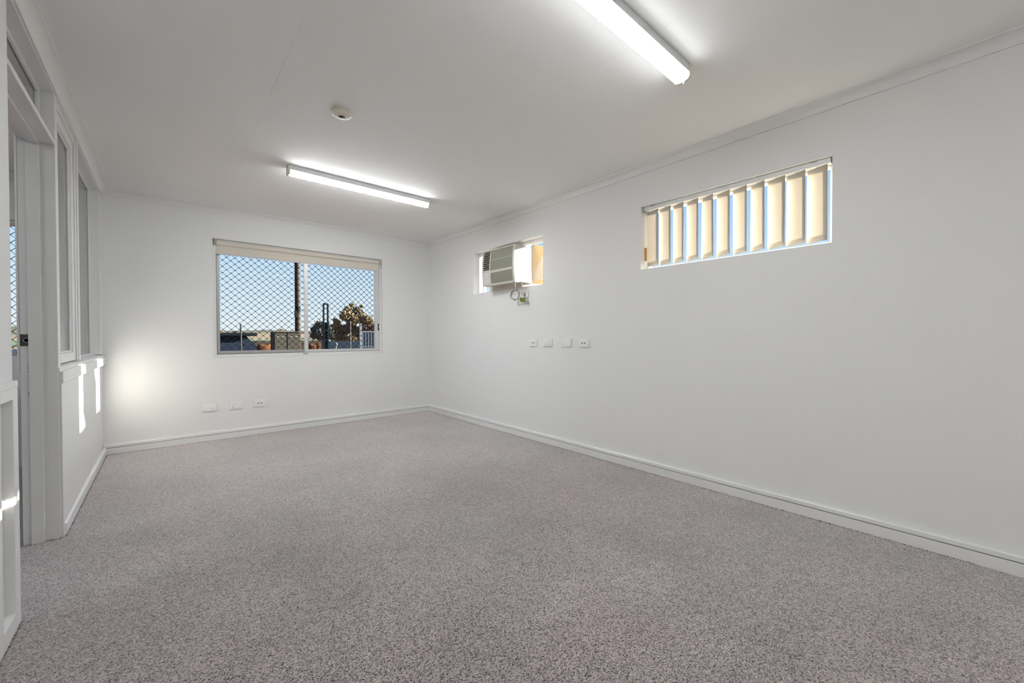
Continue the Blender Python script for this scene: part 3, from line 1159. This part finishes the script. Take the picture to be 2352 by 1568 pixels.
BZ = [(hit(480.5, 936.5, 1, D), 'g', 'white double power outlet below the large window, nearest the glazed partition'),
      (hit(543, 930.5, 1, D), 'g', 'white double power outlet below the large window, middle of three plates'),
      (hit(596.5, 925.5, 1, D), 'd', 'white data outlet with two black jacks below the large window')]
RZs = [(hit(1226, 787, 0, W), 'd', 'white data outlet on the right wall nearest the room corner'),
       (hit(1259.3, 787, 0, W), 'g', 'white double power outlet on the right wall beside the left data outlet'),
       (hit(1302, 787, 0, W), 'g', 'white double power outlet on the right wall beside the right data outlet'),
       (hit(1342, 788, 0, W), 'd', 'white data outlet at the right end of the row of four')]
used = set()
for lst, rz in ((BZ, 0.0), (RZs, -pi / 2)):
    for p, kd, lab in lst:
        src = gpo if kd == 'g' else dat
        o = copy_tree(src) if kd in used else src
        used.add(kd)
        o.location = p
        o.rotation_euler = (0, 0, rz)
        tag(o, lab, 'power outlet' if kd == 'g' else 'data outlet', 'wall outlets')
# single outlet for the air conditioner
pa, pb = acp(1070, 1240, W), acp(1215, 1350, W)
so2 = empty('power_outlet', (W, (pa.y + pb.y) / 2, (pa.z + pb.z) / 2), 'white square outlet under the air conditioner with its plug in', 'power outlet', 'wall outlets')
yc, zc = (pa.y + pb.y) / 2, (pa.z + pb.z) / 2
bm = bmesh.new()
hw = abs(pa.y - pb.y) / 2 * .94
box(bm, (W - .012, yc - hw, zc - .036), (W, yc + hw, zc + .036))
obj('plate', bm, plas, so2, bevel=.003)
bm = bmesh.new()
box(bm, (W - .016, yc - hw * .85, zc + .012), (W - .011, yc - hw * .50, zc + .026))
obj('switch', bm, plas, so2, bevel=.0015)

# ------------------------------------------------------------------ outside
GZ = -0.65
grassm = mat('dry grass', (.075, .085, .032), .9, mott=.35, mscale=.4)
bxo('ground', (-400, D + .5, GZ - .5), (500, 420, GZ), mat('ochre earth', (.11, .052, .022), .95, mott=.35, mscale=.25), kind='structure')
def ext(px, py, y):
    return hit(px, py, 1, y)
# paddock and hills
bm = bmesh.new()
box(bm, (-300, 110, GZ), (400, 330, GZ + .4))
tag(obj('paddock', bm, mat('green paddock', (.030, .060, .028), .9, mott=.35, mscale=.05)), 'green paddock lying beyond the yard', 'field')
def ridge(name, y, base, amp, m, seed, dy=40):
    rr = random.Random(seed)
    ph = [rr.uniform(0, 6.28) for _ in range(6)]
    bm = bmesh.new()
    A, B, E_ = [], [], []
    n = 120
    for i in range(n + 1):
        x = -300 + 800 * i / n
        h = base + amp * (.5 * sin(x * .021 + ph[0]) + .3 * sin(x * .047 + ph[1]) + .2 * sin(x * .13 + ph[2]) + .12 * sin(x * .41 + ph[3]))
        A.append(bm.verts.new((x, y, GZ)))
        B.append(bm.verts.new((x, y + dy * .5, h)))
        E_.append(bm.verts.new((x, y + dy, GZ)))
    for i in range(n):
        bm.faces.new((A[i], A[i + 1], B[i + 1], B[i]))
        bm.faces.new((B[i], B[i + 1], E_[i + 1], E_[i]))
    return obj(name, bm, m, kind='structure')
ridge('hill', 340, 3.6, 1.2, mat('dry hillside', (.09, .066, .040), .95, mott=.3, mscale=.06), 2)
ridge('hill', 390, 7.4, 1.3, mat('wooded ridge', (.035, .036, .026), .95, mott=.4, mscale=.08), 5)

# timber fence across the yard
fy = 62.0
a, b = ext(560, 780, fy), ext(740, 780, fy)
ft = ext(610, 782, fy).z
fence = empty('yard_fence', (a.x, fy, GZ), 'brown paling fence across the far side of the yard', 'fence')
palm = mat('weathered palings', (.040, .030, .026), .95, spec=.02, mott=.3, mscale=3)
x = a.x
rr = random.Random(21)
while x < b.x:
    wd = .28
    bxo('paling', (x, fy - .02, GZ), (x + wd - .02, fy + .02, ft + rr.uniform(-.05, .05)), palm, fence)
    x += wd
bxo('rail', (a.x, fy + .02, GZ + .3), (b.x, fy + .06, GZ + .42), palm, fence)
# ochre earth banks
def mound(px0, px1, ptop, y, label, seed):
    a, b, t = ext(px0, 790, y), ext(px1, 790, y), ext((px0 + px1) / 2, ptop, y)
    rr = random.Random(seed)
    bm = bmesh.new()
    bmesh.ops.create_icosphere(bm, subdivisions=3, radius=1)
    rx, rz = (b.x - a.x) / 2, t.z - GZ
    for v in bm.verts:
        k = 1 + rr.uniform(-.10, .10)
        v.co = Vector(((a.x + b.x) / 2 + v.co.x * rx * k, y + v.co.y * rx * .5, GZ + max(-.05, min(.7, v.co.z) / .7 * rz * k)))
    o = obj('earth_mound', bm, mat('orange earth', (.075, .034, .015), .95, spec=.02, mott=.35, mscale=1.2), smooth=True)
    tag(o, label, 'mound', 'earth mounds in the yard')
mound(585, 628, 792, 40, 'low orange earth mound seen between the dark shelter and the grey cabinet', 1)
mound(700, 742, 793, 36, 'low orange earth mound seen to the right of the tall pole', 2)
mound(726, 739, 786, 34, 'pointed orange earth mound beside the steel mast', 3)

# power pole
py_ = 22.0
pl = empty('power_pole', (ext(685.3, 800, py_).x, py_, GZ), 'tall weathered timber power pole outside the large window', 'pole')
pxm = pl.location.x
rb_ = (ext(691, 790, py_).x - ext(678.5, 790, py_).x) / 2
bm = bmesh.new()
tube(bm, [(pxm, py_, GZ - .2), (pxm - .01, py_, 2.5), (pxm - .02, py_, 9.0)], rb_, 20, taper=[1.04, .88, .74])
obj('shaft', bm, mat('weathered timber', (.050, .037, .030), .95, spec=.02, mott=.35, mscale=5, bump=.5, bscale=30), pl, smooth=True)
bm = bmesh.new()
zz = ext(684, 716, py_).z
zz2 = ext(684, 704, py_).z
tube(bm, [(pxm - .01, py_, zz), (pxm - .01, py_, zz2)], rb_ * .97, 16)
box(bm, (pxm - rb_ * 1.25, py_ - .12, ext(676, 728, py_).z), (pxm - rb_ * .45, py_ + .05, ext(676, 714, py_).z))
obj('cable_clamp', bm, mat('dark conduit', (.010, .012, .016), .9, spec=.05, mott=.1), pl, smooth=True)
bm = bmesh.new()
tube(bm, [(pxm - rb_ * .90, py_ - .02, GZ), (pxm - rb_ * .80, py_ - .02, zz), (pxm - rb_ * .76, py_ - .02, 8.9)], .05, 8)
obj('conduit', bm, mat('dark conduit', (.02, .022, .028)), pl, smooth=True)

# utility cabinet
cy_ = 21.0
a, b = ext(628, 800, cy_), ext(692, 800, cy_)
ct = ext(640, 761, cy_).z
cab = empty('utility_cabinet', ((a.x + b.x) / 2, cy_, GZ), 'grey green metal cabinet with two doors left of the pole', 'cabinet')
cg = mat('grey green enamel', (.043, .042, .034), .9, spec=.05, mott=.08, mscale=4)
bxo('body', (a.x + .02, cy_, GZ), (b.x - .02, cy_ + .8, ct - .03), cg, cab, bevel=.01)
bxo('roof', (a.x, cy_ - .06, ct - .03), (b.x, cy_ + .86, ct), mat('dark roof sheet', (.05, .05, .045), .6, mott=.1), cab)
mxx = ext(659, 780, cy_).x
for xa, xb in ((a.x + .05, mxx - .025), (mxx + .025, b.x - .05)):
    d_ = bxo('cabinet_door', (xa, cy_ - .025, GZ + .08), (xb, cy_ - .001, ct - .06), cg, cab, bevel=.006)
    for fxx in (.18, .62):
        xv = xa + (xb - xa) * fxx
        bxo('door_vent', (xv, cy_ - .032, ct - .26), (xv + .10, cy_ - .024, ct - .22), mat('pale vent', (.18, .18, .17), .9, spec=.05, mott=.05), d_)
    bxo('handle', (xb - .12, cy_ - .05, .25), (xb - .09, cy_ - .024, .42), slotm, d_)

# dark shelter on the left
sy_ = 13.0
a, b = ext(470, 800, sy_), ext(589, 768, sy_)
t0, t1 = ext(550, 764, sy_).z, ext(550, 771.5, sy_).z
xb1, xb2 = ext(566, 772, sy_).x, ext(590, 797, sy_).x
zb2 = ext(590, 797, sy_).z
sh = empty('shelter', ((a.x + b.x) / 2, sy_, GZ), 'dark blue grey shelter with a flat overhanging roof seen low in the window', 'shelter')
sm = mat('dark blue grey sheet', (.010, .0155, .027), .9, spec=.05, mott=.25, mscale=3)
bm = bmesh.new()
prism(bm, [(a.x + .1, GZ), (a.x + .1, t1), (xb1, t1), (xb2, zb2), (xb2, GZ)], 1, sy_, sy_ + 1.6)
obj('body', bm, sm, sh)
bxo('roof', (a.x, sy_ - .15, t1), (b.x, sy_ + 1.75, t0), mat('charcoal roof', (.006, .009, .012), .9, spec=.05, mott=.2, mscale=4), sh, bevel=.02)
bm = bmesh.new()
for xx in (ext(519, 772, sy_).x, ext(540, 772, sy_).x):
    box(bm, (xx, sy_ - .012, GZ), (xx + .03, sy_, t1))
bm.free()
# thin post in front of it
ty = 11.5
a, b = ext(553.5, 800, ty), ext(553, 744, ty)
bm = bmesh.new()
tube(bm, [(a.x + .012, ty, GZ), (a.x, ty, (GZ + b.z) / 2), (b.x, ty, b.z)], .019, 10)
tag(obj('marker_post', bm, mat('grey galvanised post', (.045, .047, .045), .9, spec=.05, mott=.2, mscale=4), smooth=True), 'thin leaning grey post standing before the dark shelter', 'post')

# steel mast
my = 19.0
a, b = ext(743.5, 800, my), ext(755.5, 800, my)
tz, mz = ext(750, 697, my).z, ext(750, 741, my).z
ms = empty('steel_mast', ((a.x + b.x) / 2, my, GZ), 'dark steel mast of two uprights joined at the top', 'mast')
stm = mat('dark painted steel', (.006, .010, .015), .9, spec=.05, mott=.2, mscale=5)
for xx in (a.x, b.x - .045):
    bxo('upright', (xx, my, GZ), (xx + .045, my + .12, tz), stm, ms)
bxo('top_bar', (a.x, my - .002, tz - .05), (b.x, my + .122, tz + .01), stm, ms)
bxo('cross_bar', (a.x + .045, my + .01, mz - .02), (b.x - .045, my + .1, mz + .02), stm, ms)
bxo('inner_panel', (a.x + .06, my + .03, GZ), (b.x - .06, my + .06, mz - .02), stm, ms)
for k in range(5):
    z = GZ + .3 + k * .42
    bxo('rung', (a.x + .045, my + .0, z), (b.x - .045, my + .03, z + .04), stm, ms)

# blue fence sheets
by = 27.0
a, b = ext(737, 800, by), ext(828, 800, by)
tz = ext(780, 783, by).z
bf = empty('sheet_fence', (a.x, by, GZ), 'low blue grey sheet metal fence in front of the trees', 'fence')
bfm = mat('blue grey steel sheet', (.0125, .020, .034), .9, spec=.05, mott=.12, mscale=2)
nx = 9
for k in range(nx):
    xa, xb = a.x + (b.x - a.x) * k / nx, a.x + (b.x - a.x) * (k + 1) / nx
    bm = bmesh.new()
    pts = []
    m_ = 6
    for i in range(m_ + 1):
        pts.append((xa + (xb - xa) * i / m_, by + (.0005 if i % 2 else 0)))
    for i in range(m_, -1, -1):
        pts.append((xa + (xb - xa) * i / m_, by + (.0005 if i % 2 else 0) + .006))
    prism(bm, pts, 2, GZ, tz)
    obj('fence_sheet', bm, bfm, bf)
bxo('top_rail', (a.x, by + .006, tz - .06), (b.x, by + .06, tz), bfm, bf)

# pale corrugated shed at the right
gy = 24.0
a, b = ext(828, 800, gy), ext(905, 800, gy)
tz = ext(840, 760, gy).z
gs = empty('corrugated_fence', ((a.x + b.x) / 2, gy, GZ), 'pale grey corrugated steel fence at the right of the large window', 'fence')
gm = mat('pale grey steel', (.075, .09, .115), .9, spec=.05, mott=.05, mscale=2)
nx = 12
for k in range(nx):
    xa, xb = a.x + .05 + (b.x - a.x - .05) * k / nx, a.x + .05 + (b.x - a.x - .05) * (k + 1) / nx
    bm = bmesh.new()
    q = (xb - xa)
    prism(bm, [(xa, gy), (xa + .25 * q, gy), (xa + .32 * q, gy - .03), (xa + .68 * q, gy - .03), (xa + .75 * q, gy), (xb, gy), (xb, gy + .01), (xa, gy + .01)], 2, GZ, tz - .05)
    obj('wall_sheet', bm, gm, gs)
bxo('top_rail', (a.x, gy - .05, tz - .07), (b.x, gy + .05, tz), mat('pale capping', (.10, .12, .155), .9, spec=.05, mott=.04), gs)
bxo('bottom_rail', (a.x, gy - .045, ext(840, 795, gy).z - .05), (b.x, gy - .03, ext(840, 795, gy).z), gm, gs)
a, b = ext(826.5, 800, 23), ext(831.5, 743, 23)
tag(bxo('steel_post', (a.x, 23, GZ), (b.x, 23.1, b.z), mat('pale capping', (.17, .20, .25))), 'pale square post at the end of the grey corrugated fence', 'post')
a = ext(805, 737, 22)
bm = bmesh.new()
tube(bm, [(a.x, 22, GZ), (a.x, 22, a.z)], .023, 10)
tag(obj('thin_post', bm, mat('dark post', (.05, .065, .085), .6, mott=.15)), 'thin dark post in front of the golden tree', 'post')
# bent white pipe
qy = 18.0
bm = bmesh.new()
tube(bm, [ext(771, 830, qy), ext(771.5, 800, qy), ext(773.5, 793, qy), ext(774, 789, qy), ext(772, 787, qy), ext(769.5, 788.5, qy)], .022, 8)
tag(obj('bent_pipe', bm, mat('white pipe', (.25, .24, .22), .5, mott=.05), smooth=True), 'white pipe with a hooked top before the blue fence', 'pipe')
# distant houses
for k, (x0, x1, top, eave, ydist, lab) in enumerate(((480, 522, 757.5, 766, 75, 'brown gabled house roof far left behind the dark shelter'), (538, 552, 760, 765, 90, 'small distant roof behind the thin post'))):
    a, b = ext(x0, 770, ydist), ext(x1, 770, ydist)
    zt, ze = ext(x0, top, ydist).z, ext(x0, eave, ydist).z
    h = empty('house', ((a.x + b.x) / 2, ydist, GZ), lab, 'house')
    bxo('house_wall', (a.x + .3, ydist, GZ), (b.x - .3, ydist + 5, ze), mat('tan brick', (.10, .066, .045), .9, mott=.1), h)
    bm = bmesh.new()
    mxv = (a.x + b.x) / 2
    prism(bm, [(a.x, ze), (mxv, zt), (b.x, ze), (b.x, ze - .15), (a.x, ze - .15)], 1, ydist - .3, ydist + 5.3)
    obj('house_roof', bm, mat('terracotta roof', (.09, .055, .037), .9, mott=.15), h)
    if k == 0:
        bm = bmesh.new()
        box(bm, (b.x - 2.2, ydist + 1, ze), (b.x - 1.9, ydist + 1.4, zt + .2))
        obj('chimney', bm, mat('tan brick', (.10, .066, .045)), h)
c_ = ext(647, 757, 70)
bm = bmesh.new()
box(bm, (c_.x - .2, 70, GZ), (c_.x + .2, 70.4, ext(647, 755, 70).z))
box(bm, (c_.x - .26, 69.94, ext(647, 756.5, 70).z), (c_.x + .26, 70.46, ext(647, 755, 70).z))
tag(obj('chimney_stack', bm, mat('tan brick', (.10, .066, .045))), 'small tan chimney rising behind the grey cabinet', 'chimney')

# trees
def leaf_mat(name, c1, c2):
    m = mat(name, c1, .8, mott=.0)
    n = m.node_tree.nodes
    l = m.node_tree.links
    b = n['Principled BSDF']
    t = n.new('ShaderNodeTexCoord')
    no = n.new('ShaderNodeTexNoise')
    no.inputs['Scale'].default_value = .8
    no.inputs['Detail'].default_value = 4
    rp_ = n.new('ShaderNodeValToRGB')
    rp_.color_ramp.elements[0].position = .35
    rp_.color_ramp.elements[0].color = (*c1, 1)
    rp_.color_ramp.elements[1].position = .65
    rp_.color_ramp.elements[1].color = (*c2, 1)
    l.new(t.outputs['Object'], no.inputs['Vector'])
    l.new(no.outputs['Fac'], rp_.inputs[0])
    l.new(rp_.outputs[0], b.inputs['Base Color'])
    return m
barkm = mat('pale bark', (.085, .065, .050), .9, mott=.3, mscale=3)
def tree(px, y, blobs, leaves, size, m, label, seed, trunk_r):
    """blobs: crown clumps as (px, py, radius in px) at distance y"""
    rr = random.Random(seed)
    base = Vector((ext(px, 800, y).x, y, GZ))
    t = empty('tree', base, label, 'tree')
    scale = (ext(px + 10, 780, y).x - ext(px, 780, y).x) / 10
    cs = []
    for bx__, by__, br in blobs:
        p = ext(bx__, by__, y)
        p.y += rr.uniform(-1, 1) * br * scale
        cs.append((p, br * scale))
    bm = bmesh.new()
    top = Vector((base.x, y, GZ + (max(c.z for c, _ in cs) - GZ) * .35))
    tube(bm, [base - Vector((0, 0, .2)), base.lerp(top, .5) + Vector((.1, 0, 0)), top], trunk_r, 10, taper=[1.2, .9, .75])
    for c, r in cs:
        mid = top.lerp(c, .5) + Vector((rr.uniform(-.3, .3), rr.uniform(-.3, .3), -.2))
        tube(bm, [top - Vector((0, 0, .2)), mid, c], trunk_r * .45, 6, taper=[1, .7, .35])
    obj('trunk', bm, barkm, t, smooth=True)
    verts, faces = [], []
    tot = sum(r * r for _, r in cs)
    for c, r in cs:
        k = int(leaves * r * r / tot)
        for _ in range(k):
            d = Vector((rr.gauss(0, 1), rr.gauss(0, 1), rr.gauss(0, 1))).normalized()
            q = c + d * r * (rr.random() ** .45) * rr.uniform(.75, 1.12)
            a = Vector((rr.gauss(0, 1), rr.gauss(0, 1), rr.gauss(0, 1))).normalized()
            b_ = a.cross(Vector((rr.gauss(0, 1), rr.gauss(0, 1), rr.gauss(0, 1)))).normalized()
            s = size * rr.uniform(.5, 1.3)
            i = len(verts)
            verts += [q - a * s, q + b_ * s * .5, q + a * s, q - b_ * s * .5]
            faces.append((i, i + 1, i + 2, i + 3))
    me = bpy.data.meshes.new('foliage')
    me.from_pydata([v - base for v in verts], [], faces)
    me.materials.append(m)
    fo = bpy.data.objects.new('foliage', me)
    C.objects.link(fo)
    fo.parent = t
    fo['kind'] = 'stuff'
    return t
gold = leaf_mat('olive gold leaves', (.090, .072, .040), (.19, .135, .055))
dusk = leaf_mat('grey green leaves', (.045, .058, .050), (.085, .095, .070))
tree(806, 58, [(806, 733, 16), (789, 725, 13), (822, 724, 15), (838, 738, 16), (852, 752, 14), (774, 742, 9), (783, 757, 15), (808, 758, 19), (832, 762, 17), (807, 700, 5.5), (818, 712, 9), (829, 703, 4), (796, 713, 10), (768, 736, 5), (800, 780, 15), (822, 782, 15), (845, 776, 15), (782, 774, 11), (862, 762, 12)],
     16000, .16, gold, 'tall golden leaved tree behind the blue fence', 4, .30)
tree(738, 82, [(738, 750, 14), (725, 757, 10), (750, 752, 12), (735, 766, 14), (755, 764, 13), (722, 770, 9), (765, 752, 9), (767, 772, 11), (742, 776, 12)],
     6500, .26, dusk, 'rounded grey green tree behind the steel mast', 6, .30)
tree(788, 66, [(775, 776, 9), (790, 782, 9), (812, 786, 9), (832, 786, 9)], 2500, .2, leaf_mat('dry brown scrub', (.050, .040, .028), (.10, .075, .045)), 'dry brown scrub at the foot of the golden tree', 8, .15)
# hillside seen through the office window
bm = bmesh.new()
box(bm, (-60, 30, GZ), (ext(480, 780, 40).x - 4, 95, GZ + .06))
tag(obj('grass_verge', bm, mat('yellowish verge grass', (.08, .075, .020), .95, mott=.3, mscale=.5)), 'yellow green grass seen through the office doorway window', 'grass')  # mottled yellow green is the grass's own colour
tag(bxo('low_barrier', (-8.5, 28, GZ), (ext(60, 800, 28).x + 2.0, 29, ext(30, 803, 28).z), mat('dark blue sheet', (.012, .020, .045), .7, mott=.2)), 'dark low barrier seen at the bottom of the office window', 'barrier')
